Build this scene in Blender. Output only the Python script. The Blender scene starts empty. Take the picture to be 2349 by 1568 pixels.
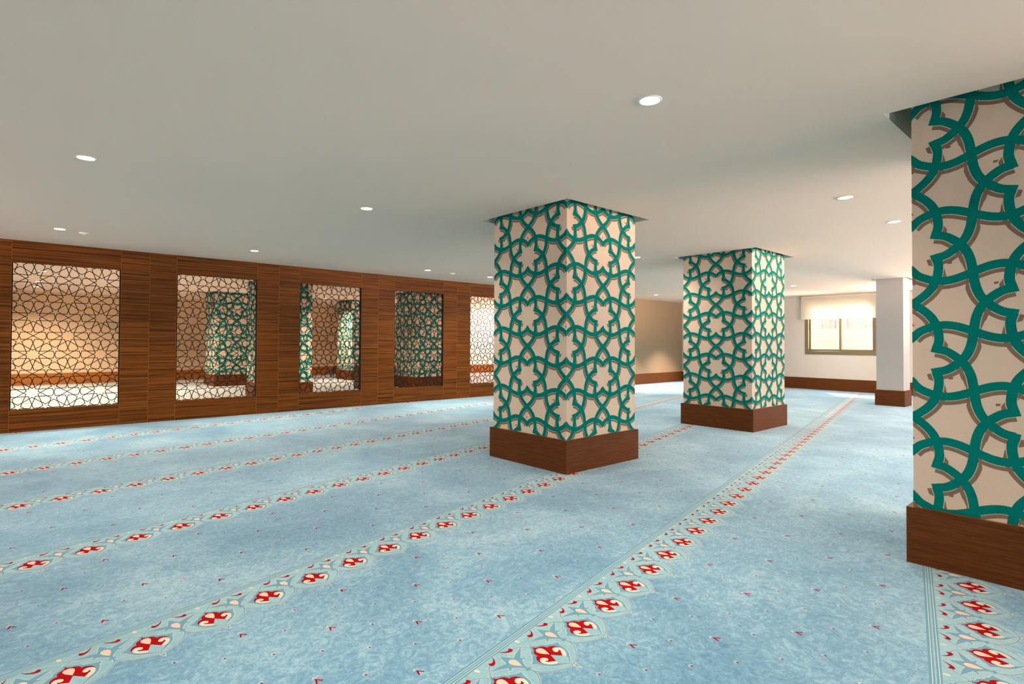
import bpy, math, random
from mathutils import Matrix, Vector, noise as mnoise

random.seed(7)
R = math.radians
sin, cos, pi = math.sin, math.cos, math.pi
S = bpy.context.scene
COL = S.collection

# ------------------------------------------------------------------ room measures (metres)
H = 2.533          # ceiling height
NW = 9.75          # plane of the wood wall
UE = 15.99         # plane of the wall with the window
US = -6.0          # side wall out of view on the left
NR = -6.5          # rear wall behind the photographer
NF = 19.66         # far wall of the hall behind the screens
HB = 0.31          # skirting height
COLS = [(3.759, 3.4915), (7.516, 3.4876), (3.735, 0.862 - 1.118)]
ADJ = [(3.755, 12.28), (3.765, 16.24), (7.55, 12.28), (7.67, 16.3)]
CW = 1.118         # width over the skirting
SK = 0.028         # skirting thickness
PIL = (12.888, 2.99, 0.505)


# ------------------------------------------------------------------ helpers
def tag(o, label=None, cat=None, group=None, kind=None):
    if label: o['label'] = label
    if cat: o['category'] = cat
    if group: o['group'] = group
    if kind: o['kind'] = kind
    return o


class MB:
    """Collects faces with material slots into ONE mesh object."""
    def __init__(self):
        self.v = []; self.f = []; self.m = []; self.pid = []; self.cur = 0.0

    def face(self, pts, mi=0):
        b = len(self.v); self.v.extend(tuple(p) for p in pts)
        self.f.append(tuple(range(b, b + len(pts)))); self.m.append(mi); self.pid.append(self.cur)

    def box(self, x0, y0, z0, x1, y1, z1, mi=0, skip=''):
        b = len(self.v)
        self.v += [(x0, y0, z0), (x1, y0, z0), (x1, y1, z0), (x0, y1, z0), (x0, y0, z1), (x1, y0, z1), (x1, y1, z1), (x0, y1, z1)]
        for k, q in (('b', (0, 3, 2, 1)), ('t', (4, 5, 6, 7)), ('f', (0, 1, 5, 4)), ('r', (1, 2, 6, 5)), ('k', (2, 3, 7, 6)), ('l', (3, 0, 4, 7))):
            if k in skip: continue
            self.f.append(tuple(b + i for i in q)); self.m.append(mi); self.pid.append(self.cur)

    def bar(self, a, b, w, d, n, mi=0):
        """flat bar from a to b, width w in the plane, depth d along unit normal n"""
        a = Vector(a); b = Vector(b); n = Vector(n)
        t = (b - a).normalized(); s = t.cross(n) * (w / 2); e = n * (d / 2)
        a = a - t * (w * .3); b = b + t * (w * .3)
        q = [a - s - e, a + s - e, a + s + e, a - s + e, b - s - e, b + s - e, b + s + e, b - s + e]
        i = len(self.v); self.v += [tuple(x) for x in q]
        for f in ((0, 1, 2, 3), (7, 6, 5, 4), (0, 4, 5, 1), (1, 5, 6, 2), (2, 6, 7, 3), (3, 7, 4, 0)):
            self.f.append(tuple(i + k for k in f)); self.m.append(mi); self.pid.append(self.cur)

    def lathe(self, prof, n=32, c=(0, 0, 0), mi=0):
        i = len(self.v)
        for r, z in prof:
            for k in range(n):
                a = 2 * pi * k / n
                self.v.append((c[0] + r * cos(a), c[1] + r * sin(a), c[2] + z))
        for j in range(len(prof) - 1):
            for k in range(n):
                k2 = (k + 1) % n
                self.f.append((i + j * n + k, i + j * n + k2, i + (j + 1) * n + k2, i + (j + 1) * n + k)); self.m.append(mi); self.pid.append(self.cur)

    def tube(self, a, b, r, n=12, mi=0, r2=None):
        a = Vector(a); b = Vector(b); t = (b - a).normalized()
        s = t.orthogonal().normalized(); q = t.cross(s); r2 = r if r2 is None else r2
        i = len(self.v)
        for p, rr in ((a, r), (b, r2)):
            for k in range(n):
                an = 2 * pi * k / n
                self.v.append(tuple(p + s * (rr * cos(an)) + q * (rr * sin(an))))
        for k in range(n):
            k2 = (k + 1) % n
            self.f.append((i + k, i + k2, i + n + k2, i + n + k)); self.m.append(mi); self.pid.append(self.cur)
        self.f.append(tuple(i + k for k in range(n))[::-1]); self.m.append(mi); self.pid.append(self.cur)
        self.f.append(tuple(i + n + k for k in range(n))); self.m.append(mi); self.pid.append(self.cur)

    def build(self, name, mats, parent=None, loc=None, bevel=0, smooth=False):
        me = bpy.data.meshes.new(name)
        me.from_pydata(self.v, [], self.f)
        if not isinstance(mats, (list, tuple)): mats = [mats]
        for m in mats: me.materials.append(m)
        me.polygons.foreach_set('material_index', self.m)
        at = me.attributes.new('pid', 'FLOAT', 'FACE'); at.data.foreach_set('value', self.pid)
        if smooth: me.polygons.foreach_set('use_smooth', [True] * len(self.f))
        me.update()
        o = bpy.data.objects.new(name, me); COL.objects.link(o)
        if parent: o.parent = parent
        if loc: o.location = loc
        if bevel:
            b = o.modifiers.new('bevel', 'BEVEL'); b.width = bevel; b.segments = 2; b.limit_method = 'ANGLE'
        return o


def empty(name, loc):
    o = bpy.data.objects.new(name, None); COL.objects.link(o); o.location = loc
    o.empty_display_size = .1
    return o


def copy_tree(o, parent=None):
    c = o.copy(); COL.objects.link(c)
    if parent: c.parent = parent
    for ch in list(o.children): copy_tree(ch, c)
    return c


# ------------------------------------------------------------------ materials
def srgb(r, g, b):
    f = lambda c: (c / 255 / 12.92) if c <= 10.3 else (((c / 255) + .055) / 1.055) ** 2.4
    return (f(r), f(g), f(b), 1)


class NT:
    def __init__(self, name):
        self.m = bpy.data.materials.new(name); self.m.use_nodes = True
        self.t = self.m.node_tree; self.n = self.t.nodes
        self.b = self.n['Principled BSDF']

    def new(self, typ, **kw):
        x = self.n.new(typ)
        for k, v in kw.items():
            if k.startswith('i_'):
                x.inputs[k[2:].replace('_', ' ')].default_value = v
            else: setattr(x, k, v)
        return x

    def link(self, a, b): self.t.links.new(a, b)

    def coords(self, scale=(1, 1, 1), rot=(0, 0, 0), loc=(0, 0, 0)):
        tc = self.new('ShaderNodeTexCoord'); mp = self.new('ShaderNodeMapping')
        mp.inputs['Scale'].default_value = scale; mp.inputs['Rotation'].default_value = rot; mp.inputs['Location'].default_value = loc
        self.link(tc.outputs['Object'], mp.inputs['Vector']); return mp.outputs['Vector']

    def noise(self, vec, scale, detail=4, rough=.55, dist=0):
        x = self.new('ShaderNodeTexNoise'); x.inputs['Scale'].default_value = scale; x.inputs['Detail'].default_value = detail
        x.inputs['Roughness'].default_value = rough; x.inputs['Distortion'].default_value = dist
        self.link(vec, x.inputs['Vector']); return x.outputs['Fac']

    def ramp(self, fac, stops):
        r = self.new('ShaderNodeValToRGB'); e = r.color_ramp.elements
        while len(e) < len(stops): e.new(.5)
        for el, (p, c) in zip(e, stops): el.position = p; el.color = c
        self.link(fac, r.inputs['Fac']); return r.outputs['Color']

    def mix(self, fac, a, b, mode='MIX'):
        x = self.new('ShaderNodeMix', data_type='RGBA', blend_type=mode)
        for s, v in ((x.inputs[0], fac), (x.inputs[6], a), (x.inputs[7], b)):
            if isinstance(v, (int, float)): s.default_value = v
            elif isinstance(v, tuple): s.default_value = v
            else: self.link(v, s)
        return x.outputs[2]

    def base(self, c):
        if isinstance(c, tuple): self.b.inputs['Base Color'].default_value = c
        else: self.link(c, self.b.inputs['Base Color'])

    def set(self, rough=.6, spec=.3, metal=0, sheen=0):
        self.b.inputs['Roughness'].default_value = rough
        self.b.inputs['Specular IOR Level'].default_value = spec
        self.b.inputs['Metallic'].default_value = metal
        if sheen:
            self.b.inputs['Sheen Weight'].default_value = sheen; self.b.inputs['Sheen Roughness'].default_value = .5

    def bump(self, h, strength=.2, dist=.002):
        x = self.new('ShaderNodeBump'); x.inputs['Strength'].default_value = strength; x.inputs['Distance'].default_value = dist
        self.link(h, x.inputs['Height']); self.link(x.outputs['Normal'], self.b.inputs['Normal'])


def paint(name, c, var=.03, scale=3, rough=.8, spec=.2, bump=.08):
    n = NT(name); v = n.coords()
    f = n.noise(v, scale, 5)
    d = tuple(max(0, x * (1 - var * 2)) for x in c[:3]) + (1,)
    n.base(n.mix(f, d, c)); n.set(rough, spec)
    if bump: n.bump(n.noise(v, 140, 3), bump, .001)
    return n.m


def plain(name, c, rough=.5, spec=.3, metal=0):
    n = NT(name); v = n.coords(); f = n.noise(v, 6, 3)
    d = tuple(x * .9 for x in c[:3]) + (1,)
    n.base(n.mix(f, d, c)); n.set(rough, spec, metal); return n.m


def wood(name, c0, c1, c2, stretch, scale, rough=.42, spec=.35, seamless=False, contrast=(.33, .68)):
    """veneer with grain running along the long axis; every panel (pid) has its own figure"""
    n = NT(name)
    tc = n.new('ShaderNodeTexCoord'); at = n.new('ShaderNodeAttribute', attribute_name='pid')
    off = n.new('ShaderNodeCombineXYZ'); mu = n.new('ShaderNodeMath', operation='MULTIPLY'); mu.inputs[1].default_value = 7.31
    n.link(at.outputs['Fac'], mu.inputs[0])
    for k in range(3): n.link(mu.outputs[0], off.inputs[k])
    ad = n.new('ShaderNodeVectorMath', operation='ADD'); n.link(tc.outputs['Object'], ad.inputs[0]); n.link(off.outputs[0], ad.inputs[1])
    mp = n.new('ShaderNodeMapping'); mp.inputs['Scale'].default_value = stretch; n.link(ad.outputs[0], mp.inputs['Vector'])
    v = mp.outputs['Vector']
    a = n.noise(v, scale, 3, .6, .25); b = n.noise(v, scale * 3.1, 2, .6)
    m = n.new('ShaderNodeMix', data_type='FLOAT'); m.inputs[0].default_value = .4; n.link(a, m.inputs[2]); n.link(b, m.inputs[3])
    lo, hi = contrast
    col = n.ramp(m.outputs[0], [(lo, c0), ((lo + hi) / 2, c1), (hi, c2)])
    n.base(col); n.set(rough, spec); n.bump(m.outputs[0], .12, .001)
    return n.m


M = {}
M['ceiling'] = paint('ceiling_paint', (.97, .765, .635, 1), .015, 2, .9, .1, .03)
M['recess'] = paint('recess_paint', (.85, .84, .80, 1), .02, 2, .9, .1, 0)
M['tan'] = paint('beige_paint_dim', (.31, .21, .13, 1), .03, 5, .8, .15, .12)  # same wall paint, darkened to carry the dim light there
M['tan_lamplit'] = paint('beige_paint_lamplit', (.62, .45, .30, 1), .03, 5, .8, .15, .12)  # same wall paint, lightened in place of lamplight
M['wall_daylit'] = paint('beige_paint_daylit', (.67, .61, .55, 1), .03, 5, .8, .15, .12)  # same wall paint, daylight put into its colour
M['far_wall_daylit'] = paint('far_wall_paint_daylit', (.84, .80, .76, 1), .02, 5, .8, .15, .1)  # whitened so the colour carries the daylight on this stretch
M['pillar'] = paint('pale_grey_paint', (.44, .435, .43, 1), .02, 6, .8, .15, .12)
M['outer'] = paint('white_render', (.40, .39, .37, 1), .05, 2, .9, .1, 0)
M['wood_wall'] = wood('zebrano_veneer', srgb(38, 18, 4), srgb(97, 53, 12), srgb(128, 76, 21), (.085, .085, 10.5), 6.5, .5, .12, contrast=(.37, .65))
M['skirt'] = wood('walnut_veneer', srgb(66, 34, 11), srgb(90, 49, 18), srgb(106, 60, 24), (.3, .3, 12), 12, .5, .15)
M['skirt_daylit'] = wood('walnut_veneer_daylit', srgb(112, 64, 24), srgb(146, 88, 36), srgb(164, 102, 46), (.3, .3, 12), 12, .5, .15)  # walnut skirting lightened to carry the daylight on it
M['seam'] = plain('veneer_edge', srgb(140, 80, 30), .6, .1)
M['cabinet_front'] = wood('cabinet_wood_lit', srgb(176, 112, 60), srgb(200, 134, 78), srgb(214, 150, 92), (.6, .6, 9), 7)  # lit tone of the cabinet wood, light put into the colour
M['cabinet_side'] = wood('cabinet_wood_shaded', srgb(52, 26, 12), srgb(64, 34, 16), srgb(76, 40, 20), (9, .6, .6), 7)  # shaded tone of the same cabinet wood
M['black'] = plain('black_powder_coat', (.005, .0045, .004, 1), .6, .12)
M['plastic'] = plain('black_plastic', (.015, .015, .015, 1), .4, .4)
M['trim'] = plain('white_trim', (.82, .80, .76, 1), .5, .3)
M['detector'] = plain('white_plastic', (.80, .78, .74, 1), .5, .3)
M['frame'] = plain('bronze_aluminium', srgb(122, 112, 84), .45, .4, .2)
M['handle'] = plain('dark_handle', srgb(70, 62, 46), .4, .4)

# column plaster, teal and brown stencil paint
n = NT('stencil_plaster'); v = n.coords()
f = n.noise(v, 4.5, 6, .6, .6); g = n.noise(v, 38, 4, .6)
c = n.mix(f, (.50, .39, .305, 1), (.70, .575, .47, 1)); n.base(n.mix(g, c, (.64, .53, .435, 1)))
n.set(.85, .15); n.bump(g, .1, .001); M['plaster'] = n.m
n = NT('teal_stencil_paint'); v = n.coords(); f = n.noise(v, 9, 5, .6, 1.5)
n.base(n.mix(f, (.0, .135, .118, 1), (.0, .205, .182, 1))); n.set(.8, .03); M['teal'] = n.m
n = NT('brown_stencil_paint'); v = n.coords(); f = n.noise(v, 11, 4, .6, 1)
n.base(n.mix(f, (.16, .105, .075, 1), (.235, .165, .122, 1))); n.set(.8, .15); M['brown'] = n.m

# carpet
TH = 12.7


def carpet_mat(name, ca, cb, cc, swirl=True, sheen=.4):
    n = NT(name); v = n.coords(rot=(0, 0, R(-TH)))
    big = n.noise(v, 1.1, 6, .62, .5); mid = n.noise(v, 13, 4, .62, 2.6); fine = n.noise(v, 70, 3, .65, 1.6); pile = n.noise(v, 420, 2, .6)
    m1 = n.new('ShaderNodeMath', operation='MULTIPLY_ADD'); m1.inputs[1].default_value = .40
    n.link(big, m1.inputs[0])
    m2 = n.new('ShaderNodeMath', operation='MULTIPLY_ADD'); m2.inputs[1].default_value = .34; n.link(mid, m2.inputs[0])
    m3 = n.new('ShaderNodeMath', operation='MULTIPLY'); m3.inputs[1].default_value = .26; n.link(fine, m3.inputs[0])
    n.link(m3.outputs[0], m2.inputs[2]); n.link(m2.outputs[0], m1.inputs[2])
    c = n.ramp(m1.outputs[0], [(.38, ca), (.5, cb), (.61, cc)])
    n.base(n.mix(.12, c, n.mix(pile, (.5, .5, .5, 1), (1, 1, 1, 1)), 'MULTIPLY'))
    n.set(.95, .08, 0, sheen); n.bump(pile, .25, .003)
    return n.m


def yarn(name, c, var=.1, sheen=.2):
    n = NT(name); v = n.coords(); f = n.noise(v, 260, 2, .6)
    d = tuple(x * (1 - 2 * var) for x in c[:3]) + (1,)
    n.base(n.mix(f, d, c)); n.set(.95, .05, 0, sheen); return n.m


M['carpet'] = carpet_mat('blue_carpet', srgb(52, 114, 151), srgb(92, 145, 176), srgb(138, 179, 199))
M['carpet2'] = carpet_mat('warm_lit_carpet', srgb(120, 130, 136), srgb(142, 150, 154), srgb(160, 168, 170))  # same carpet made paler, warm lamplight put into its colour
M['pale'] = carpet_mat('pale_blue_yarn', srgb(102, 153, 174), srgb(116, 165, 183), srgb(132, 177, 192))
M['cream'] = yarn('cream_yarn', srgb(192, 200, 190))
M['dark'] = yarn('mid_blue_yarn', srgb(88, 144, 172))
M['red'] = yarn('red_yarn', srgb(150, 10, 16), .1, 0)
M['rose'] = yarn('rose_yarn', srgb(222, 186, 172))

n = NT('lamp_lens'); n.base((1, .9, .75, 1)); n.b.inputs['Emission Color'].default_value = (1, .86, .64, 1)
n.b.inputs['Emission Strength'].default_value = 9; M['lens'] = n.m

# translucent roller blind
n = NT('blind_fabric'); v = n.coords((1, 1, 34)); f = n.noise(v, 3, 3)
c = n.mix(f, (.84, .78, .66, 1), (.93, .90, .82, 1))
d = n.new('ShaderNodeBsdfDiffuse'); t = n.new('ShaderNodeBsdfTranslucent'); mx = n.new('ShaderNodeMixShader'); mx.inputs[0].default_value = .52
n.link(c, d.inputs['Color']); n.link(c, t.inputs['Color']); n.link(d.outputs[0], mx.inputs[1]); n.link(t.outputs[0], mx.inputs[2])
n.link(mx.outputs[0], n.n['Material Output'].inputs['Surface']); M['blind'] = n.m
# pane
n = NT('window_glass'); g = n.new('ShaderNodeBsdfGlossy'); g.inputs['Roughness'].default_value = .03
t = n.new('ShaderNodeBsdfTransparent'); mx = n.new('ShaderNodeMixShader'); mx.inputs[0].default_value = .05
n.link(t.outputs[0], mx.inputs[1]); n.link(g.outputs[0], mx.inputs[2]); n.link(mx.outputs[0], n.n['Material Output'].inputs['Surface']); M['glass'] = n.m
# outer wall with a streaky dark stain along its top course
n = NT('stained_outer_wall'); v = n.coords((1, 6, .6)); f = n.noise(v, 2.2, 5, .7)
tc = n.new('ShaderNodeTexCoord'); sx = n.new('ShaderNodeSeparateXYZ'); n.link(tc.outputs['Object'], sx.inputs[0])
mr = n.new('ShaderNodeMapRange'); mr.inputs['From Min'].default_value = 1.67; mr.inputs['From Max'].default_value = 1.69; n.link(sx.outputs['Z'], mr.inputs['Value'])
st = n.new('ShaderNodeMath', operation='MULTIPLY'); n.link(n.ramp(f, [(.45, (0, 0, 0, 1)), (.62, (1, 1, 1, 1))]), st.inputs[0]); n.link(mr.outputs[0], st.inputs[1])
n.base(n.mix(st.outputs[0], (.15, .142, .132, 1), (.092, .084, .076, 1))); n.set(.9, .1); M['stain'] = n.m


# ------------------------------------------------------------------ floor: carpet strips with woven borders
PX, PY = cos(R(TH)), sin(R(TH))
PER = .254
FL = MB()
LAY = .00022


def P2(p, q, layer):
    return (p * PX - q * PY, p * PY + q * PX, layer * LAY)


def inside(p, q, m=.02):
    x, y, _ = P2(p, q, 0)
    if not (US + m < x < UE - m and NR + m < y < NF - m): return False
    return not (NW - m < y < NW + .06 + m)


def poly(pts, p0, q0, layer, mi):
    w = [P2(p0 + a, q0 + b, layer) for a, b in pts]
    FL.face(w, mi)


def area2(pts):
    return sum(a[0] * b[1] - b[0] * a[1] for a, b in zip(pts, pts[1:] + pts[:1]))


def ccw(pts): return pts if area2(pts) > 0 else pts[::-1]


def grow(pts, d):
    pts = ccw(pts); n = len(pts); out = []
    for i in range(n):
        a, b, c = Vector(pts[i - 1]), Vector(pts[i]), Vector(pts[(i + 1) % n])
        e1 = (b - a).normalized(); e2 = (c - b).normalized()
        n1 = Vector((e1.y, -e1.x)); n2 = Vector((e2.y, -e2.x)); s = n1 + n2
        k = s.length_squared
        s = s * (2 / k) if k > .35 else s * (2 / .35)
        out.append(tuple(b + s * d))
    return out


def smooth_path(pts, k=5):
    P = [Vector(p) for p in pts]; out = []
    for i in range(len(P) - 1):
        p0 = P[i - 1] if i else P[0] * 2 - P[1]
        p3 = P[i + 2] if i + 2 < len(P) else P[-1] * 2 - P[-2]
        for j in range(k):
            t = j / k
            out.append(.5 * (2 * P[i] + (P[i + 1] - p0) * t + (2 * p0 - 5 * P[i] + 4 * P[i + 1] - p3) * t * t + (3 * P[i] - p0 - 3 * P[i + 1] + p3) * t ** 3))
    out.append(P[-1]); return out


def ribbon(pts, w0, w1=None, k=5):
    """closed polygon of a smooth strip that may taper"""
    q = smooth_path(pts, k); w1 = w0 if w1 is None else w1; L = []; Rr = []
    for i, p in enumerate(q):
        t = (q[min(i + 1, len(q) - 1)] - q[max(i - 1, 0)]).normalized(); nn = Vector((-t.y, t.x))
        w = (w0 + (w1 - w0) * i / (len(q) - 1)) / 2
        L.append(tuple(p + nn * w)); Rr.append(tuple(p - nn * w))
    return L + Rr[::-1]


def mir(pts): return [(-a, b) for a, b in pts]


def sym(half): return [h for h in half] + [(-a, b) for a, b in half[::-1] if abs(a) > 1e-6]


red_half = [(0, .086), (.004, .074), (.0115, .066), (.024, .061), (.0325, .0525), (.0355, .042), (.036, .0335), (.043, .034), (.0505, .031), (.0610, .0215), (.0665, .0085), (.0672, -.004), (.0645, -.018),
            (.056, -.012), (.050, -.022), (.043, -.0285), (.0345, -.034), (.0235, -.043), (.011, -.022), (.0015, -.0045)]
RED = sym(red_half)
CRM = [(.0645, -.018), (.0655, -.006), (.0622, .003), (.0555, .0105), (.0475, .0145), (.0395, .0125), (.033, .0075), (.0285, .000), (.0283, -.008), (.0325, -.0135), (.0385, -.0155), (.0432, -.0135), (.0455, -.0095),
       (.0488, -.0075), (.0492, -.0145), (.0475, -.0215), (.041, -.0262), (.0345, -.0325), (.0235, -.043), (.0295, -.0575), (.0405, -.051), (.0515, -.0423), (.059, -.032)]
DROP = sym([(0, .0625), (.009, .0605), (.0155, .054), (.0178, .045), (.0155, .033), (.009, .018), (0, .0025)])
HALO = sym([(0, .104), (.005, .087), (.016, .0765), (.029, .0715), (.042, .061), (.0465, .049), (.060, .043), (.074, .030), (.096, .0215), (.083, .004), (.0775, -.016), (.068, -.038), (.052, -.056), (.034, -.070), (.015, -.084), (.004, -.095), (0, -.104)])
TULIP = sym([(0, -.005), (.011, -.024), (.0235, -.0445), (.030, -.058), (.024, -.070), (.0125, -.080), (.005, -.0885), (0, -.097)])
GROUND = sym([(0, .170), (.127, .170), (.127, .008), (.1245, -.0144), (.113, -.036), (.098, -.056), (.0754, -.0775), (.045, -.0955), (.0194, -.105), (.006, -.112), (0, -.135)])
STRAND = [(.127, .006), (.1265, -.010), (.117, -.033), (.100, -.0535), (.0754, -.0745), (.045, -.092), (.0194, -.1005), (0, -.1045), (-.012, -.107)]
UPPER = [(.060, .139), (.043, .133), (.026, .118), (.010, .098), (-.012, .0825), (-.034, .0765)]
TIP = [(0, -.1365), (.0085, -.110), (0, -.116), (-.0085, -.110)]
STAR = [(0, .147), (.010, .128), (.018, .108), (.024, .097), (.048, .1075), (.101, .117), (.066, .093), (.040, .0755), (.046, .067), (.054, .064), (.0535, .059), (.046, .0575), (.034, .064), (.020, .049), (.008, .030), (.0055, .018)]
STAR = STAR + [(-a, b) for a, b in STAR[::-1] if a]
KNOT = [(.012 * cos(t * pi / 4) * (1.15 if t % 2 == 0 else .85), .011 + .009 * sin(t * pi / 4)) for t in range(8)]
DROP2 = sym([(0, .101), (.008, .0985), (.0145, .091), (.0165, .081), (.014, .068), (.008, .055), (0, .041)])
COMMA = [(-.020, .172), (-.027, .160), (-.038, .149), (-.050, .1435), (-.058, .147), (-.0645, .152), (-.0685, .145), (-.0695, .136), (-.064, .1295), (-.055, .1285), (-.044, .134), (-.032, .146), (-.024, .159)]
SEED = [(.0085 * cos(t * pi / 5), .156 + .0125 * sin(t * pi / 5)) for t in range(10)]
VEE = [(0, .001), (.0045, -.008), (.019, -.031), (.0125, -.0345), (.001, -.014), (-.0105, -.0345), (-.017, -.032), (-.0045, -.008)]
VCAP = [(0, .021), (.004, .012), (.016, .004), (.013, .001), (0, .0085), (-.013, .001), (-.016, .004), (-.004, .012)]
DOT = [(.0046 * cos(t * pi / 4), .006 * sin(t * pi / 4)) for t in range(8)]
DCAP = [(0, .020), (.010, .012), (.014, .001), (.0115, .000), (.007, .009), (0, .0155), (-.007, .009), (-.0115, .000), (-.014, .001), (-.010, .012)]
for _n, _k in (('DOT', .82), ('DCAP', .74), ('VEE', .9), ('VCAP', .8)): globals()[_n] = [(a * _k, b * _k) for a, b in globals()[_n]]
hp = PER / 2
sh = lambda pts: [(a + hp, b) for a, b in pts]
PALE, CREAM, DARK, REDM, ROSE = 1, 2, 3, 4, 5
FULL = []   # (polygon, layer, material)
FULL.append((GROUND, 1, PALE))
for st, up_ in ((STRAND, 0), (mir(STRAND), .25)):
    FULL.append((ribbon(st, .0105, .0055), 2 + up_, CREAM)); FULL.append((ribbon(st, .0065, .0028), 3 + up_, DARK))
for st, up_ in ((UPPER, .1), (mir(UPPER), .35)):
    FULL.append((ribbon(st, .0088, .004), 2 + up_, CREAM)); FULL.append((ribbon(st, .006, .002), 3 + up_, DARK))
FULL.append((grow(HALO, .0022), 2.5, CREAM)); FULL.append((HALO, 3.5, DARK)); FULL.append((TULIP, 4, PALE))
FULL.append((grow(TIP, .003), 3, CREAM)); FULL.append((TIP, 3.6, DARK))
FULL.append((RED, 4.2, REDM)); FULL.append((DROP, 5, ROSE)); FULL.append((CRM, 5, CREAM)); FULL.append((mir(CRM), 5, CREAM))
FULL.append((sh(grow(STAR, .0021)), 2.4, CREAM)); FULL.append((sh(STAR), 3.4, DARK)); FULL.append((sh(KNOT), 3.8, DARK))
FULL.append((sh(DROP2), 4.4, ROSE)); FULL.append((sh(COMMA), 4.4, REDM)); FULL.append((sh(mir(COMMA)), 4.4, REDM)); FULL.append((SEED, 4.4, CREAM))
LITE = [(GROUND, 1, PALE), (HALO, 2, DARK), (RED, 3, REDM), (DROP, 4, ROSE), (CRM, 4, CREAM), (mir(CRM), 4, CREAM), (sh(DROP2), 3, ROSE), (sh(COMMA), 3, REDM), (sh(mir(COMMA)), 3, REDM), (SEED, 3, CREAM)]

# (q at p=0, slope of the strip, phase of the motifs)
ROWS = [(-1.66, -.002, .10), (-.262, 0, .072), (1.170, -.0125, .074), (2.460, .019, .199), (3.828, .032, .159), (5.272, .012, .156), (6.648, .020, .139), (8.085, .015, .135)]
for k in range(9): ROWS.append((9.5 + 1.4 * k, .010, .05 + .09 * k))
ROWS.insert(0, (-3.06, 0, .13))


def strips(row, b0, b1, layer, mi):
    q0, s, ph = row; run = []
    x = -5.0
    while x < 21.0:
        x2 = x + .25
        ok = all(inside(px, q0 + s * px + b, .012) for px in (x, x2) for b in (b0, b1))
        if ok:
            FL.face([P2(x, q0 + s * x + b0, layer), P2(x2, q0 + s * x2 + b0, layer), P2(x2, q0 + s * x2 + b1, layer), P2(x, q0 + s * x + b1, layer)], mi)
        x = x2


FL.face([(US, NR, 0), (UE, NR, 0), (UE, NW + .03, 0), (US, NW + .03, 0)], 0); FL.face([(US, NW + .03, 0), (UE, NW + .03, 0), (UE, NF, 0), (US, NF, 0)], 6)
for ri, row in enumerate(ROWS):
    q0, s, ph = row
    for b0, b1, mi, ly in ((.170, .2105, DARK, 1.2), (.1765, .1795, CREAM, 2), (.1985, .2015, CREAM, 2), (.1865, .1925, PALE, 2)):
        if ri < 10: strips(row, b0, b1, ly, mi)
    i = -40
    while i < 90:
        p0 = ph + i * PER; qq = q0 + s * p0; i += 1
        if not (inside(p0 - .14, qq - .14) and inside(p0 + .26, qq + .22) and inside(p0 - .14, qq + .22) and inside(p0 + .26, qq - .14)): continue
        x, y, _ = P2(p0, qq, 0)
        if x + y < 1.2 and y < .2: continue
        d = x * .662 + y * .749
        if d < .8: continue
        for pl, ly, mi in (FULL if (d < 9 and y < NW) else LITE if y < NW else LITE[2:]):
            poly(pl, p0, qq, ly, mi)
    # scattered marks of the field below this border
    if ri < 9:
        i = -40
        while i < 90:
            for j, b in enumerate((-.215, -.3425, -.47, -.6025, -.735, -.865, -.995)):
                p0 = ph + i * PER + (hp if j % 2 else 0); qq = q0 + s * p0 + b
                x, y, _ = P2(p0, qq, 0); d = x * .662 + y * .749
                if d < 1.0 or d > 13 or y > NW - .1 or not inside(p0, qq, .06): continue
                if j % 2 == 0 and (i + j // 2) % 2 == 0:
                    poly(VEE, p0, qq, 2, REDM); poly(VCAP, p0, qq, 2, CREAM)
                elif d < 7:
                    poly(DOT, p0, qq, 2, REDM); poly(DCAP, p0, qq, 1.5, CREAM)
            i += 1
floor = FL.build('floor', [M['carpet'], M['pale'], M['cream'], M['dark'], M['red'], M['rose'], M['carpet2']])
tag(floor, kind='structure')

# ------------------------------------------------------------------ ceiling with square recesses round every column
holes = []
for (u, nn) in COLS + ADJ:
    holes.append((u - .0775, nn - .0775, u + CW + .0775, nn + CW + .0775))
holes.append((PIL[0] - .06, PIL[1] - .06, PIL[0] + PIL[2] + .06, PIL[1] + PIL[2] + .06))
C = MB()
xs = sorted({US, UE} | {h[0] for h in holes} | {h[2] for h in holes})
ys = sorted({NR, NF} | {h[1] for h in holes} | {h[3] for h in holes})
for x0, x1 in zip(xs, xs[1:]):
    for y0, y1 in zip(ys, ys[1:]):
        cx, cy = (x0 + x1) / 2, (y0 + y1) / 2
        if any(h[0] < cx < h[2] and h[1] < cy < h[3] for h in holes): continue
        C.face([(x0, y0, H), (x0, y1, H), (x1, y1, H), (x1, y0, H)], 0)
ZT = H + .32
for x0, y0, x1, y1 in holes:
    C.face([(x0, y0, H), (x1, y0, H), (x1, y0, ZT), (x0, y0, ZT)], 1); C.face([(x1, y0, H), (x1, y1, H), (x1, y1, ZT), (x1, y0, ZT)], 1)
    C.face([(x1, y1, H), (x0, y1, H), (x0, y1, ZT), (x1, y1, ZT)], 1); C.face([(x0, y1, H), (x0, y0, H), (x0, y0, ZT), (x0, y1, ZT)], 1)
    C.face([(x0, y0, ZT), (x0, y1, ZT), (x1, y1, ZT), (x1, y0, ZT)], 1)
tag(C.build('ceiling', [M['ceiling'], M['recess']]), kind='structure')

# ------------------------------------------------------------------ wood wall with the five screen openings
PW, PITCH, U0 = 1.178, 1.88, -.152
Z0, Z1 = .297, 2.244
TW = .06
WOOD_END = 10.72
W = MB()
nsc = 5
cur = US; pid = 1


def seam(u, z0=0, z1=H): W.box(u - .0022, NW - .0006, z0, u + .0022, NW, z1, 1, 'kbt')


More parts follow.
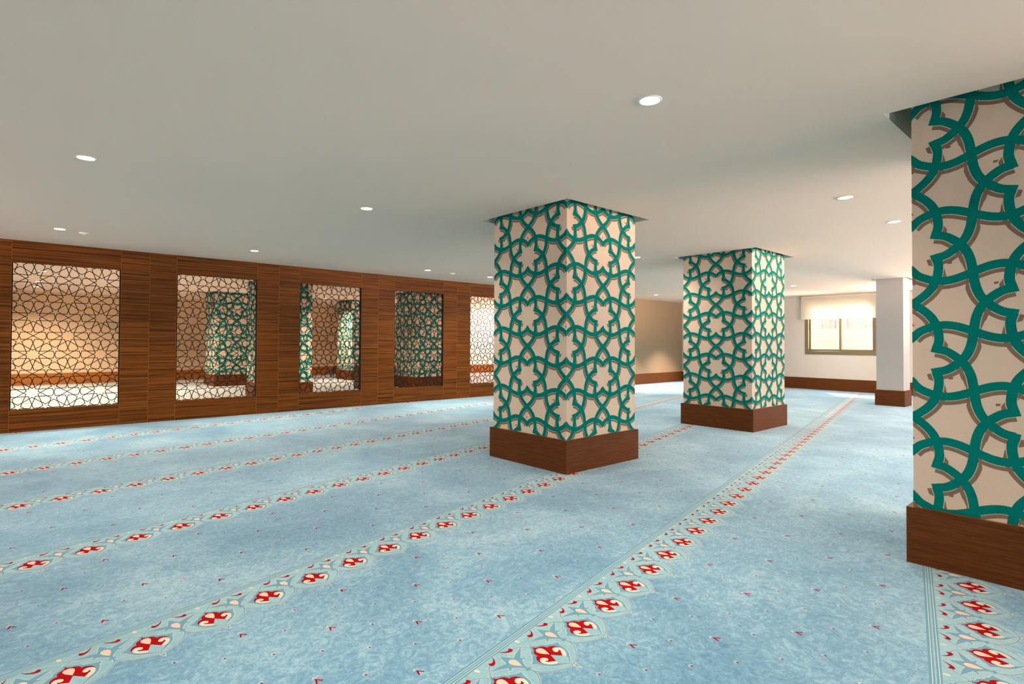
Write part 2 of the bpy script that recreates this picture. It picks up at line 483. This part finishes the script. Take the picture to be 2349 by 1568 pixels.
bounds = [US, -4.7, -3.2, -1.7, -.5]
for k in range(nsc):
    a = U0 + k * PITCH; bounds += [a, a + PW, a + PW + .351]
bounds = sorted(set(round(x, 4) for x in bounds + [9.25, 10.42, WOOD_END]))
for x0, x1 in zip(bounds, bounds[1:]):
    W.cur = float(pid); pid += 1
    k = round((x0 - U0) / PITCH)
    if 0 <= k < nsc and abs(U0 + k * PITCH - x0) < .01:
        W.box(x0, NW, 0, x1, NW + TW, Z0, 0); W.cur = float(pid); pid += 1
        W.box(x0, NW, Z1, x1, NW + TW, H, 0)
    else:
        W.box(x0, NW, 0, x1, NW + TW, H, 0)
for x in bounds[1:-1]: seam(x)
tag(W.build('wall_left', [M['wood_wall'], M['seam']]), kind='structure')

B = MB(); B.box(WOOD_END, NW, 0, UE, NW + TW, H)
tag(B.build('wall_back', M['tan']), kind='structure')
B = MB(); B.box(WOOD_END, NW - .018, 0, UE - .018, NW, HB)
tag(B.build('baseboard_back', M['skirt']), kind='structure')

# ------------------------------------------------------------------ end wall with windows
WN0, WN1, WZ0, WZ1 = 4.245, 5.985, .945, 2.44
added_side_wins = [(6.5, 8.0)]  # unseen side window, added to light column faces and ceiling
wins = [(WN0, WN1), (2.2, 3.4), (-2.2, -.3), (-5.6, -3.2), (10.9, 12.6), (13.2, 16.6)]  # next-to-last one is unseen, added to brighten the hall behind
B = MB()
yy = [NR]; t = .16
for a, b in sorted(wins):
    B.box(UE, yy[-1], 0, UE + t, a, H); B.box(UE, a, 0, UE + t, b, WZ0); B.box(UE, a, WZ1, UE + t, b, H); yy.append(b)
B.box(UE, yy[-1], 0, UE + t, NF + .16, H)
tag(B.build('wall_right', M['wall_daylit']), kind='structure')
B = MB(); B.box(UE - .018, NR + .018, 0, UE, NW - .018, HB)
tag(B.build('baseboard_right', M['skirt']), kind='structure')
B = MB(); yy = NR
for a, b in added_side_wins:
    B.box(US - .16, yy, 0, US, a, H); B.box(US - .16, a, 0, US, b, WZ0); B.box(US - .16, a, WZ1, US, b, H); yy = b
B.box(US - .16, yy, 0, US, NF + .16, H)
tag(B.build('wall_side', M['tan']), kind='structure')
# rear wall behind the photographer, with unseen windows added to light the ceiling
added_rear_wins = [(3.2, 5.6), (6.2, 8.8), (9.4, 12.2)]
B = MB(); xx = US - .16
for a, b in added_rear_wins:
    B.box(xx, NR - .16, 0, a, NR, H); B.box(a, NR - .16, 0, b, NR, WZ0); B.box(a, NR - .16, WZ1, b, NR, H); xx = b
B.box(xx, NR - .16, 0, UE + .16, NR, H)
tag(B.build('wall_rear', M['tan']), kind='structure')
B = MB(); B.box(US, NR, 0, UE - .018, NR + .018, HB)
tag(B.build('baseboard_rear', M['skirt']), kind='structure')
# hall behind the screens
UB, NB = 10.6, 17.45
B = MB(); B.box(US, NF, 0, UE, NF + .16, H); B.box(UB, NB, 0, UE, NF, H, 1)
tag(B.build('wall_far', [M['tan_lamplit'], M['far_wall_daylit']]), kind='structure')
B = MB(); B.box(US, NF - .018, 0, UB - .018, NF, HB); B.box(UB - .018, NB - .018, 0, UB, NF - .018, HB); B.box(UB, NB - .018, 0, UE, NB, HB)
tag(B.build('baseboard_far', M['skirt_daylit']), kind='structure')


def window(idx, axis, a, b, face, panes=2, handle=False):
    """two-light sliding window; axis 'y': lies in plane x = face looking along +x; axis 'x': plane y = face"""
    def bx(m, s0, d0, z0, s1, d1, z1, mi=0):
        if axis == 'y': m.box(face + d0, s0, z0, face + d1, s1, z1, mi)
        elif axis == '-y': m.box(face - d1, s0, z0, face - d0, s1, z1, mi)
        else: m.box(s0, face - d1, z0, s1, face - d0, z1, mi)
    f = MB(); w = .092
    bx(f, a, -.012, WZ0, b, .07, WZ0 + w); bx(f, a, -.012, WZ1 - w, b, .07, WZ1); bx(f, a, -.012, WZ0 + w, a + w, .07, WZ1 - w); bx(f, b - w, -.012, WZ0 + w, b, .07, WZ1 - w)
    root = f.build('window_%d' % idx, M['frame'], bevel=.003); tag(root, kind='structure')
    mid = (a + b) / 2
    for k, (s0, s1, d) in enumerate(((a + w, mid + .03, .022), (mid - .03, b - w, .046))):
        m = MB(); q = .05 if False else .046; z0, z1 = WZ0 + w, WZ1 - w
        bx(m, s0, d, z0, s1, d + .022, z0 + q); bx(m, s0, d, z1 - q, s1, d + .022, z1); bx(m, s0, d, z0 + q, s0 + q, d + .022, z1 - q); bx(m, s1 - q, d, z0 + q, s1, d + .022, z1 - q)
        sash = m.build('sash', M['frame'], root, bevel=.002)
        g = MB(); bx(g, s0 + q, d + .009, z0 + q, s1 - q, d + .013, z1 - q); g.build('pane', M['glass'], sash)
        if handle and k == 1:
            hm = MB(); bx(hm, s1 - .034, d - .012, 1.62, s1 - .012, d, 1.78); hm.build('handle', M['handle'], sash, bevel=.003)
    return root


window(1, 'y', WN0, WN1, UE, handle=True)
window(2, 'y', 2.2, 3.4, UE); window(3, 'y', -2.2, -.3, UE); window(4, 'y', 13.2, 16.6, UE); window(5, 'y', -5.6, -3.2, UE); window(12, 'y', 10.9, 12.6, UE)
for _k, (_a, _b) in enumerate(added_rear_wins): window(6 + _k, 'x', _a, _b, NR)

for _k, (_a, _b) in enumerate(added_side_wins): window(11 + _k, '-y', _a, _b, US)

# outer white wall seen through the window, with its narrow yard
B = MB(); B.box(UE + 1.9, 3.7, -.2, UE + 2.1, 9, 2.55)
tag(B.build('wall_outside', M['stain']), kind='structure')
B = MB(); B.box(UE + .16, 3.7, -.25, UE + 1.9, 9, -.05); 
tag(B.build('floor_outside', M['outer']), kind='structure')

# roller blind
bl = empty('roller_blind', (UE - .05, 5.1, 2.5))
tag(bl, 'cream translucent roller blind half lowered over the far window', 'blind')
BN0, BN1 = 4.19, 6.072
B = MB(); B.tube((0, BN0 - 5.1, -.012), (0, BN1 - 5.1, -.012), .019, 20); B.build('roller_tube', M['trim'], bl)
B = MB()
nseg = 40
for i in range(1):
    B.box(-.0175, BN0 - 5.1 + .012, -.595, -.0165, BN1 - 5.1 - .012, -.01)
B.build('fabric', M['blind'], bl)
B = MB(); B.box(-.024, BN0 - 5.1 + .012, -.612, -.010, BN1 - 5.1 - .012, -.592); B.build('bottom_bar', M['trim'], bl, bevel=.003)
for s, name in ((BN0, 'bracket'), (BN1, 'bracket')):
    B = MB(); B.box(-.022, s - 5.1 - .006, -.040, .05, s - 5.1 + .006, .028); B.build(name, M['frame'], bl)

# ------------------------------------------------------------------ stencilled columns
NR_, XR = .197, .35


def flower_strands():
    """centre lines in units of the flower spacing: half strand from notch to the crossing at a neighbour's midpoint"""
    half = [(.172, .0993), (.240, .082), (.300, .043), (.346, 0), (.386, -.054), (.412, -.120), (.425, -.185), (.433, -.25)]
    return half


def rot2(p, a): return (p[0] * cos(a) - p[1] * sin(a), p[0] * sin(a) + p[1] * cos(a))


HALF = flower_strands()
# full strand: notch at +30 -> node at 0 -> crossing at -30 -> neighbour's notch (point symmetric about the crossing)
mid = HALF[-1]
STR = HALF + [(2 * mid[0] - a, 2 * mid[1] - b) for a, b in HALF[-2::-1]]
SP = [tuple(p) for p in smooth_path(STR, 6)]
BW = .068


def side(path, d0, d1):
    """quads between offsets d0 and d1 (left of travel positive); offsets may be functions of the unit normal"""
    out = []; n = len(path); L = []
    for i in range(n):
        a = Vector(path[max(i - 1, 0)]); b = Vector(path[min(i + 1, n - 1)]); t = (b - a).normalized(); nn = Vector((-t.y, t.x))
        e0 = d0(nn) if callable(d0) else d0; e1 = d1(nn) if callable(d1) else d1
        p = Vector(path[i]); L.append((tuple(p + nn * e0), tuple(p + nn * e1)))
    for i in range(n - 1):
        out.append([L[i][0], L[i + 1][0], L[i + 1][1], L[i][1]])
    return out


def clip(pts, x0, x1, y0, y1):
    for ax, lim, sg in ((0, x0, 1), (0, x1, -1), (1, y0, 1), (1, y1, -1)):
        out = []
        for i in range(len(pts)):
            a, b = pts[i], pts[(i + 1) % len(pts)]
            da, db = sg * (a[ax] - lim), sg * (b[ax] - lim)
            if da >= 0: out.append(a)
            if (da > 0 > db) or (da < 0 < db):
                t = da / (da - db); out.append((a[0] + (b[0] - a[0]) * t, a[1] + (b[1] - a[1]) * t))
        pts = out
        if len(pts) < 3: return None
    return pts


def stencil(width, z0, z1, zc, p, seed):
    """polygons (pts, material, level) on a face of the given width; flowers on both corners, half drop in between"""
    rnd = random.Random(seed); res = []
    sx = (width / 2) / (.8660254 * p)
    rows = range(-6, 7)
    cen = [(ci * .8660254, r + (.5 if ci % 2 else 0)) for ci in range(-1, 4) for r in rows]
    shade_w = lambda nn, s: max(0.0, min(1.0, (-nn.y * s - .06) / .16))
    for (cx, cy) in cen:
        zz = zc + cy * p
        if zz < z0 - p or zz > z1 + p: continue
        jx, jy = rnd.uniform(-.004, .004), rnd.uniform(-.004, .004)
        def put(pts, mi, lv):
            q = clip([((cx + jx + a) * p * sx, zc + (cy + jy + b) * p) for a, b in pts], 0, width, z0, z1)
            if q: res.append((q, mi, lv))
        for k in range(6):
            a = k * pi / 3
            path = [rot2(q, a) for q in SP]
            # every strand once: keep only those leaving this flower in three of the six directions, twice mirrored
            if k < 3:
                for q in side(path, -BW / 2, BW / 2): put(q, 1, 2 + .08 * k)
                for s in (1, -1):
                    g = BW / 2 + .0065
                    for q in side(path, s * g, lambda nn, s=s, g=g: s * (g + .031 * shade_w(nn, s))): put(q if s > 0 else q[::-1], 2, 1 + .07 * k)
            mpath = [rot2((x, -y), a) for x, y in SP]
            if k < 3:
                for q in side(mpath, -BW / 2, BW / 2): put(q, 1, 2.4 + .08 * k)
                for s in (1, -1):
                    g = BW / 2 + .0065
                    for q in side(mpath, s * g, lambda nn, s=s, g=g: s * (g + .031 * shade_w(nn, s))): put(q if s > 0 else q[::-1], 2, 1.3 + .07 * k)
            # pointed joint of the two strands at the notch
            na = a + pi / 6
            put([rot2(q  , na) for q in ((.150, 0), (.182, -.029), (.244, 0), (.182, .029))], 1, 2.8)
            # small brown mark in the foot of the eyelets
            if k % 3:
                put([rot2(q, na) for q in ((.300, .010), (.302, -.012), (.330, .006), (.322, .024))], 2, .8)
    return res


def column(loc, label, zc=1.184, p=.601, seed=1, faces='ldrk', group=None):
    u, nn = loc
    root = empty('column', (u + CW / 2, nn + CW / 2, 0)); tag(root, label, 'column', group)
    hw = CW / 2 - SK; zt = ZT - .004
    m = MB(); m.box(-hw, -hw, 0, hw, hw, zt, 0, 'b')
    e = .0006
    for fi, fc in enumerate('ldrk'):
        if fc not in faces: continue
        for pts, mi, lv in stencil(2 * hw, HB + .002, zt - .01, zc, p, seed + fi):
            o = e * lv
            # s runs so that the pattern wraps round the corners
            if fc == 'l': w = [(-hw - o, hw - s, z) for s, z in pts]
            elif fc == 'd': w = [(-hw + s, -hw - o, z) for s, z in pts]
            elif fc == 'r': w = [(hw + o, -hw + s, z) for s, z in pts]
            else: w = [(hw - s, hw + o, z) for s, z in pts]
            m.face(w, mi)
    m.build('shaft', [M['plaster'], M['teal'], M['brown']], root)
    b = MB(); h2 = CW / 2
    for k, (x0, y0, x1, y1) in enumerate(((-h2, -h2, h2, -hw), (-h2, hw, h2, h2), (-h2, -hw, -hw, hw), (hw, -hw, h2, hw))):
        b.cur = float(seed * 4 + k); b.box(x0, y0, 0, x1, y1, HB)
    b.build('skirting', M['skirt'], root)
    return root


G1 = None
column(COLS[0], 'square column stencilled in teal flowers, the large one standing in mid-picture', 1.184, .601, 11)
column(COLS[1], 'square teal-patterned column standing farther off, left of the window', 1.184, .601, 23)
column(COLS[2], 'nearest teal-patterned column, cut off by the right edge of the photo', 1.132, .632, 37)
column(ADJ[0], 'teal-patterned column just behind the pier between the second and third screens', 1.18, .60, 41, 'ld')
column(ADJ[1], 'teal-patterned column seen whole through the second screen from the left', 1.18, .60, 43, 'ld')
column(ADJ[2], 'teal-patterned column filling the view through the fourth screen', 1.18, .60, 47, 'ld')
column(ADJ[3], 'teal-patterned column seen at the right side of the third screen', 1.18, .60, 53, 'ld')

pil = empty('pillar', (PIL[0] + PIL[2] / 2, PIL[1] + PIL[2] / 2, 0))
tag(pil, 'plain pale grey square pillar with wood skirting beside the window', 'pillar')
h2 = PIL[2] / 2; hw = h2 - .022
m = MB(); m.box(-hw, -hw, 0, hw, hw, ZT - .004, 0, 'b'); m.build('shaft', M['pillar'], pil)
b = MB()
for k, (x0, y0, x1, y1) in enumerate(((-h2, -h2, h2, -hw), (-h2, hw, h2, h2), (-h2, -hw, -hw, hw), (hw, -hw, h2, hw))):
    b.cur = 90. + k; b.box(x0, y0, 0, x1, y1, HB)
b.build('skirting', M['skirt'], pil)

# ------------------------------------------------------------------ star lattice screens
PXU, PZU = PW / 2.2268, .508


def lattice_lines():
    d = .0955; E = .4253; K = E - d / math.tan(R(72)); r0 = d / sin(R(54)); V = (r0 * cos(R(54)), d)
    segs = set()

    def add(a, b):
        a = (round(a[0], 4), round(a[1], 4)); b = (round(b[0], 4), round(b[1], 4))
        if a != b: segs.add((min(a, b), max(a, b)))
    cs = [(i * .6882, j + (.5 if i % 2 else 0)) for i in range(-1, 4) for j in range(-2, 6)]
    for cx, cy in cs:
        for k in range(10):
            a = k * pi / 5
            for s in (1, -1):
                e = rot2((E, 0), a); kk = rot2((K, s * d), a); vv = rot2((V[0], s * V[1]), a)
                add((cx + e[0], cy + e[1]), (cx + kk[0], cy + kk[1])); add((cx + kk[0], cy + kk[1]), (cx + vv[0], cy + vv[1]))
        # bow tie above this star
        bx, by = cx, cy + .5
        ex = .6882 - E
        kx = ex - .0955 * math.tan(R(18))
        for s in (1, -1):
            for t in (1, -1):
                add((bx + s * ex, by), (bx + s * kx, by + t * .0955)); add((bx + s * kx, by + t * .0955), (bx + s * .1314, by + t * .0955))
        add((bx - .1314, by - .0955), (bx + .1314, by + .0955)); add((bx - .1314, by + .0955), (bx + .1314, by - .0955))
    return segs


def clipseg(a, b, x0, x1, y0, y1):
    t0, t1 = 0., 1.
    dx, dy = b[0] - a[0], b[1] - a[1]
    for p, q in ((-dx, a[0] - x0), (dx, x1 - a[0]), (-dy, a[1] - y0), (dy, y1 - a[1])):
        if abs(p) < 1e-9:
            if q < 0: return None
        else:
            r = q / p
            if p < 0: t0 = max(t0, r)
            else: t1 = min(t1, r)
    if t1 - t0 < 1e-3: return None
    return (a[0] + t0 * dx, a[1] + t0 * dy), (a[0] + t1 * dx, a[1] + t1 * dy)


LAT = MB()
for i, (a, b) in enumerate(sorted(lattice_lines())):
    f = lambda p: ((p[0] + .4253) * PXU, .512 - Z0 + p[1] * PZU)
    r = clipseg(f(a), f(b), .004, PW - .004, .0, Z1 - Z0)
    if r: LAT.bar((r[0][0], 0, r[0][1]), (r[1][0], 0, r[1][1]), .0088, .008 + (i % 7) * .0001, (0, 1, 0))
scr = empty('lattice_screen', (U0, NW + .012, Z0))
LAT.build('lattice', M['black'], scr)
fr = MB(); fr.box(0, -.0105, 0, .014, .046, Z1 - Z0); fr.build('stile', M['black'], scr)
fr = MB(); fr.box(PW - .014, -.0105, 0, PW, .046, Z1 - Z0); fr.build('stile', M['black'], scr)
SL = ['black star lattice screen, leftmost in the wood wall, plain tan wall beyond',
      'black star lattice screen, second from the left in the wood wall',
      'black star lattice screen in the wood wall, the middle one of five',
      'black star lattice screen filled by a teal-patterned column behind it',
      'black star lattice screen partly hidden by the large column, white wall beyond']
for k in range(nsc):
    o = scr if k == 0 else copy_tree(scr)
    o.location = (U0 + k * PITCH, NW + .012, Z0)
    tag(o, SL[k], 'screen', 'star lattice screens in the wood wall')

# ------------------------------------------------------------------ ceiling downlights
dl = empty('downlight', (0, 0, H))
B = MB(); B.lathe([(.064, 0), (.064, -.0025), (.060, -.0045), (.054, -.004), (.0525, -.0015), (.0525, -.0005)], 40); B.build('trim_ring', M['trim'], dl, smooth=True)
B = MB(); B.face([(.0525 * cos(2 * pi * k / 40), .0525 * sin(2 * pi * k / 40), -.0018) for k in range(40)][::-1]); B.build('lens', M['lens'], dl)


def bulb(name, watts, color, spread, size=.09):
    l = bpy.data.lights.new(name, 'AREA'); l.shape = 'DISK'; l.size = size; l.energy = watts; l.color = color; l.spread = R(spread)
    return l


LC = (1.0, .79, .61)
Lmain = bulb('bulb', 23, LC, 145)
Lrow = bulb('bulb', 30, LC, 122)
Lspot = bulb('bulb', 80, LC, 76)
Ladj = bulb('bulb', 74, (1.0, .81, .58), 140)
b = bpy.data.objects.new('bulb', Lmain); COL.objects.link(b); b.parent = dl; b.location = (0, 0, -.006)
VIS = [((2.512, 1.727), 'lit round ceiling downlight nearest the camera, right of the top centre'),
       ((.306, 4.999), 'lit round ceiling downlight highest at the left of the photo'),
       ((.283, 8.421), 'lit round ceiling downlight just above the leftmost lattice screen'),
       ((2.502, 5.011), 'lit round ceiling downlight in the open ceiling left of the large column'),
       ((2.479, 8.481), 'lit round ceiling downlight above the second lattice screen'),
       ((5.497, 8.567), 'lit round ceiling downlight above the fourth lattice screen'),
       ((6.979, 8.58), 'lit round ceiling downlight touching the left edge of the large column'),
       ((6.993, 5.047), 'lit round ceiling downlight touching the right edge of the large column'),
       ((12.816, 8.607), 'small lit ceiling downlight over the tan wall between the two columns'),
       ((5.48, 1.711), 'lit round ceiling downlight right of the middle column, the larger of two'),
       ((6.944, 1.701), 'lit round ceiling downlight beside the nearest column at the right'),
       ((12.952, 5.091), 'faint small ceiling downlight by the right edge of the farther column'),
       ((14.691, 5.057), 'small ceiling downlight just above the cream roller blind')]
HID = [(9.2, 8.58), (10.7, 8.58), (9.2, 5.05), (10.7, 5.05), (9.2, 1.71), (12.9, 1.71), (14.7, 1.71), (14.7, 8.58), (.3, 1.71), (.3, -1.7), (2.5, -1.7), (5.5, -1.7), (7, -1.7), (9.2, -1.7), (10.9, 1.71), (12.9, -1.7), (-3, 8.5), (-3, 5), (-3, 1.71), (-3, -1.7), (.3, -4.6), (3, -4.6), (7, -4.6), (11, -4.6)]  # unseen lamps added along the grid to brighten the hall
AVIS = [((.225, 13.855), 'topmost of the three downlights glowing through the leftmost screen'),
        ((.198, 16.362), 'middle of the three downlights glowing through the leftmost screen'),
        ((.177, 17.945), 'lowest of the three downlights glowing through the leftmost screen'),
        ((6.818, 16.37), 'downlight glowing through the upper left of the third screen'),
        ((11.341, 14.071), 'brighter upper downlight glowing through the screen beside the large column'),
        ((12.725, 16.534), 'fainter lower downlight glowing through the screen beside the large column')]
AHID = [(.3, 11.2), (1.5, 11.2), (5.4, 10.9), (9.2, 11.2), (2.4, 15.6), (9.6, 14.2)]  # unseen lamps added to brighten the hall behind the screens
first = True


def lamp(loc, label, grp, light=None):
    global first
    o = dl if first else copy_tree(dl); first = False
    o.location = (loc[0], loc[1], H); tag(o, label, 'ceiling light', grp)
    if light:
        for ch in o.children:
            if ch.type == 'LIGHT': ch.data = light
    return o


for l, s in VIS: lamp(l, s, 'downlights in the hall ceiling', Lspot if l[1] > 8.3 and l[0] > 12 else Lrow if l[1] > 8.3 else None)
for l in HID: lamp(l, 'added ceiling downlight out of sight behind a column or beyond the frame', 'added downlights out of sight', Lspot if l[1] > 8.3 and l[0] > 12 else Lrow if l[1] > 8.3 else None)
for l, s in AVIS: lamp(l, s, 'downlights behind the screens', Ladj if l[0] < 9 else None)
for l in AHID: lamp(l, 'added downlight out of sight in the ceiling behind the wood wall', 'added downlights out of sight behind the wood wall', Ladj if l[0] < 8 else None)

# flat detectors on the ceiling
for loc, s in (((.518, 8.522), 'small flat white ceiling detector right of the leftmost rear downlight'), ((6.08, 8.62), 'small flat white ceiling detector between the two downlights left of the large column')):
    o = empty('smoke_detector', (loc[0], loc[1], H)); tag(o, s, 'detector')
    B = MB(); B.lathe([(.052, 0), (.052, -.008), (.046, -.014), (.0, -.015)], 28); B.build('housing', M['detector'], o, smooth=True)
    B = MB(); B.lathe([(.020, -.0145), (.020, -.022), (.015, -.026), (0, -.027)], 20); B.build('sensor', M['detector'], o, smooth=True)

# ------------------------------------------------------------------ low cabinet behind the screens
cb = empty('cabinet', (6.42, 13.0, 0)); tag(cb, 'low wooden cabinet, side toned dark for shade, seen through the third and fourth screens', 'cabinet')
cw, cd, ch = .88, .48, .61
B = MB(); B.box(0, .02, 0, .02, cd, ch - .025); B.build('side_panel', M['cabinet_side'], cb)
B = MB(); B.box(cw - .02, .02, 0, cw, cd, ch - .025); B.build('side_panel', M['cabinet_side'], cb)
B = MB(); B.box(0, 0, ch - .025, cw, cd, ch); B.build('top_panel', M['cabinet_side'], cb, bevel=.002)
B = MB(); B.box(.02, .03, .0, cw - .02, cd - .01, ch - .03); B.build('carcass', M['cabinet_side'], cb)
for k in range(3):
    for j in range(2):
        x0 = .004 + j * (cw / 2); B = MB(); z0 = .02 + k * .192
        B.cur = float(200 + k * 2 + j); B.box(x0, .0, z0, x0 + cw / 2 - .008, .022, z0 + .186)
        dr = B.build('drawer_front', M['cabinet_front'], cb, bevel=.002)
        hb = MB(); hb.tube((x0 + .155, -.018, z0 + .12), (x0 + .285, -.018, z0 + .12), .005); hb.box(x0 + .165, -.018, z0 + .115, x0 + .175, .002, z0 + .125); hb.box(x0 + .265, -.018, z0 + .115, x0 + .275, .002, z0 + .125)
        hb.build('handle', M['handle'], dr)

# small folding tripod behind the third screen
tp = empty('tripod_stand', (7.9, 18.1, 0)); tag(tp, 'small black folding stand on splayed legs seen through the third screen', 'stand')
B = MB(); B.lathe([(.0, .36), (.05, .36), (.06, .32), (.04, .25), (.0, .24)], 20); B.build('hub', M['plastic'], tp)
for k in range(3):
    a = R(200 + 120 * k); B = MB(); B.tube((.02 * cos(a), .02 * sin(a), .27), (.16 * cos(a), .16 * sin(a), .006), .02, 12, 0, .014); B.build('leg', M['plastic'], tp)
B = MB(); B.tube((-.01, 0, .30), (-.30, -.10, .15), .030, 12, 0, .012); B.build('arm', M['plastic'], tp)

# ------------------------------------------------------------------ daylight
w = bpy.data.worlds.new('daylight'); S.world = w; w.use_nodes = True
wt = w.node_tree; bg = wt.nodes['Background']; bg.inputs['Strength'].default_value = 1.0
tc = wt.nodes.new('ShaderNodeTexCoord'); sx = wt.nodes.new('ShaderNodeSeparateXYZ'); wt.links.new(tc.outputs['Generated'], sx.inputs[0])
rp = wt.nodes.new('ShaderNodeValToRGB'); mr = wt.nodes.new('ShaderNodeMapRange'); mr.inputs['From Min'].default_value = -1; mr.inputs['From Max'].default_value = 1
wt.links.new(sx.outputs['Z'], mr.inputs['Value']); wt.links.new(mr.outputs[0], rp.inputs['Fac'])
e = rp.color_ramp.elements; e[0].position = .490; e[0].color = (60.0, 43.0, 33.0, 1); e[1].position = .51; e[1].color = (7.0, 7.1, 7.2, 1)   # warm ground glow added to light the ceiling; bright sky above
wt.links.new(rp.outputs['Color'], bg.inputs['Color'])


sl = bpy.data.lights.new('sun', 'SUN'); sl.energy = 10.0; sl.angle = R(2); sl.color = (1, .93, .82)
so = bpy.data.objects.new('sun', sl); COL.objects.link(so); so.location = (24, 9, 9)
so.rotation_euler = Vector((-1.5, -1.05, -1.75)).to_track_quat('-Z', 'Y').to_euler()


def portal(loc, size, rot):
    l = bpy.data.lights.new('window_portal', 'AREA'); l.shape = 'RECTANGLE'; l.size, l.size_y = size; l.cycles.is_portal = True
    o = bpy.data.objects.new('window_portal', l); COL.objects.link(o); o.location = loc; o.rotation_euler = rot


for a, b_ in wins: portal((UE + .17, (a + b_) / 2, (WZ0 + WZ1) / 2), (WZ1 - WZ0, b_ - a), (0, R(90), 0))
for a, b_ in added_side_wins: portal((US - .17, (a + b_) / 2, (WZ0 + WZ1) / 2), (WZ1 - WZ0, b_ - a), (0, R(-90), 0))
for a, b_ in added_rear_wins: portal(((a + b_) / 2, NR - .17, (WZ0 + WZ1) / 2), (b_ - a, WZ1 - WZ0), (R(90), 0, 0))

# ------------------------------------------------------------------ camera
f, yaw, pitch, roll, sy = 1262.6827, R(48.5485), R(.9031), R(.3162), -18.8603
F0 = Vector((cos(yaw), sin(yaw), 0)); X0 = Vector((sin(yaw), -cos(yaw), 0)); Zv = Vector((0, 0, 1))
F = F0 * cos(pitch) + Zv * sin(pitch); U = -F0 * sin(pitch) + Zv * cos(pitch)
rx = X0 * cos(roll) + U * sin(roll); up = -X0 * sin(roll) + U * cos(roll)
cam = bpy.data.cameras.new('camera'); co = bpy.data.objects.new('camera', cam); COL.objects.link(co)
mt = Matrix.Identity(4)
for i in range(3): mt[i][0] = rx[i]; mt[i][1] = up[i]; mt[i][2] = -F[i]
mt[0][3], mt[1][3], mt[2][3] = 0, 0, 1.22
co.matrix_world = mt
cam.sensor_fit = 'HORIZONTAL'; cam.sensor_width = 36; cam.lens = f / 2349 * 36; cam.shift_y = sy / 2349
cam.clip_start = .02; cam.clip_end = 200
S.camera = co

S.view_settings.view_transform = 'Standard'; S.view_settings.look = 'None'; S.view_settings.gamma = 1
S.view_settings.use_curve_mapping = False; S.view_settings.exposure = 0.64
cy = S.cycles
cy.use_denoising = True; cy.max_bounces = 8; cy.diffuse_bounces = 6; cy.glossy_bounces = 3; cy.transparent_max_bounces = 8
cy.sample_clamp_indirect = 4; cy.caustics_reflective = False; cy.caustics_refractive = False
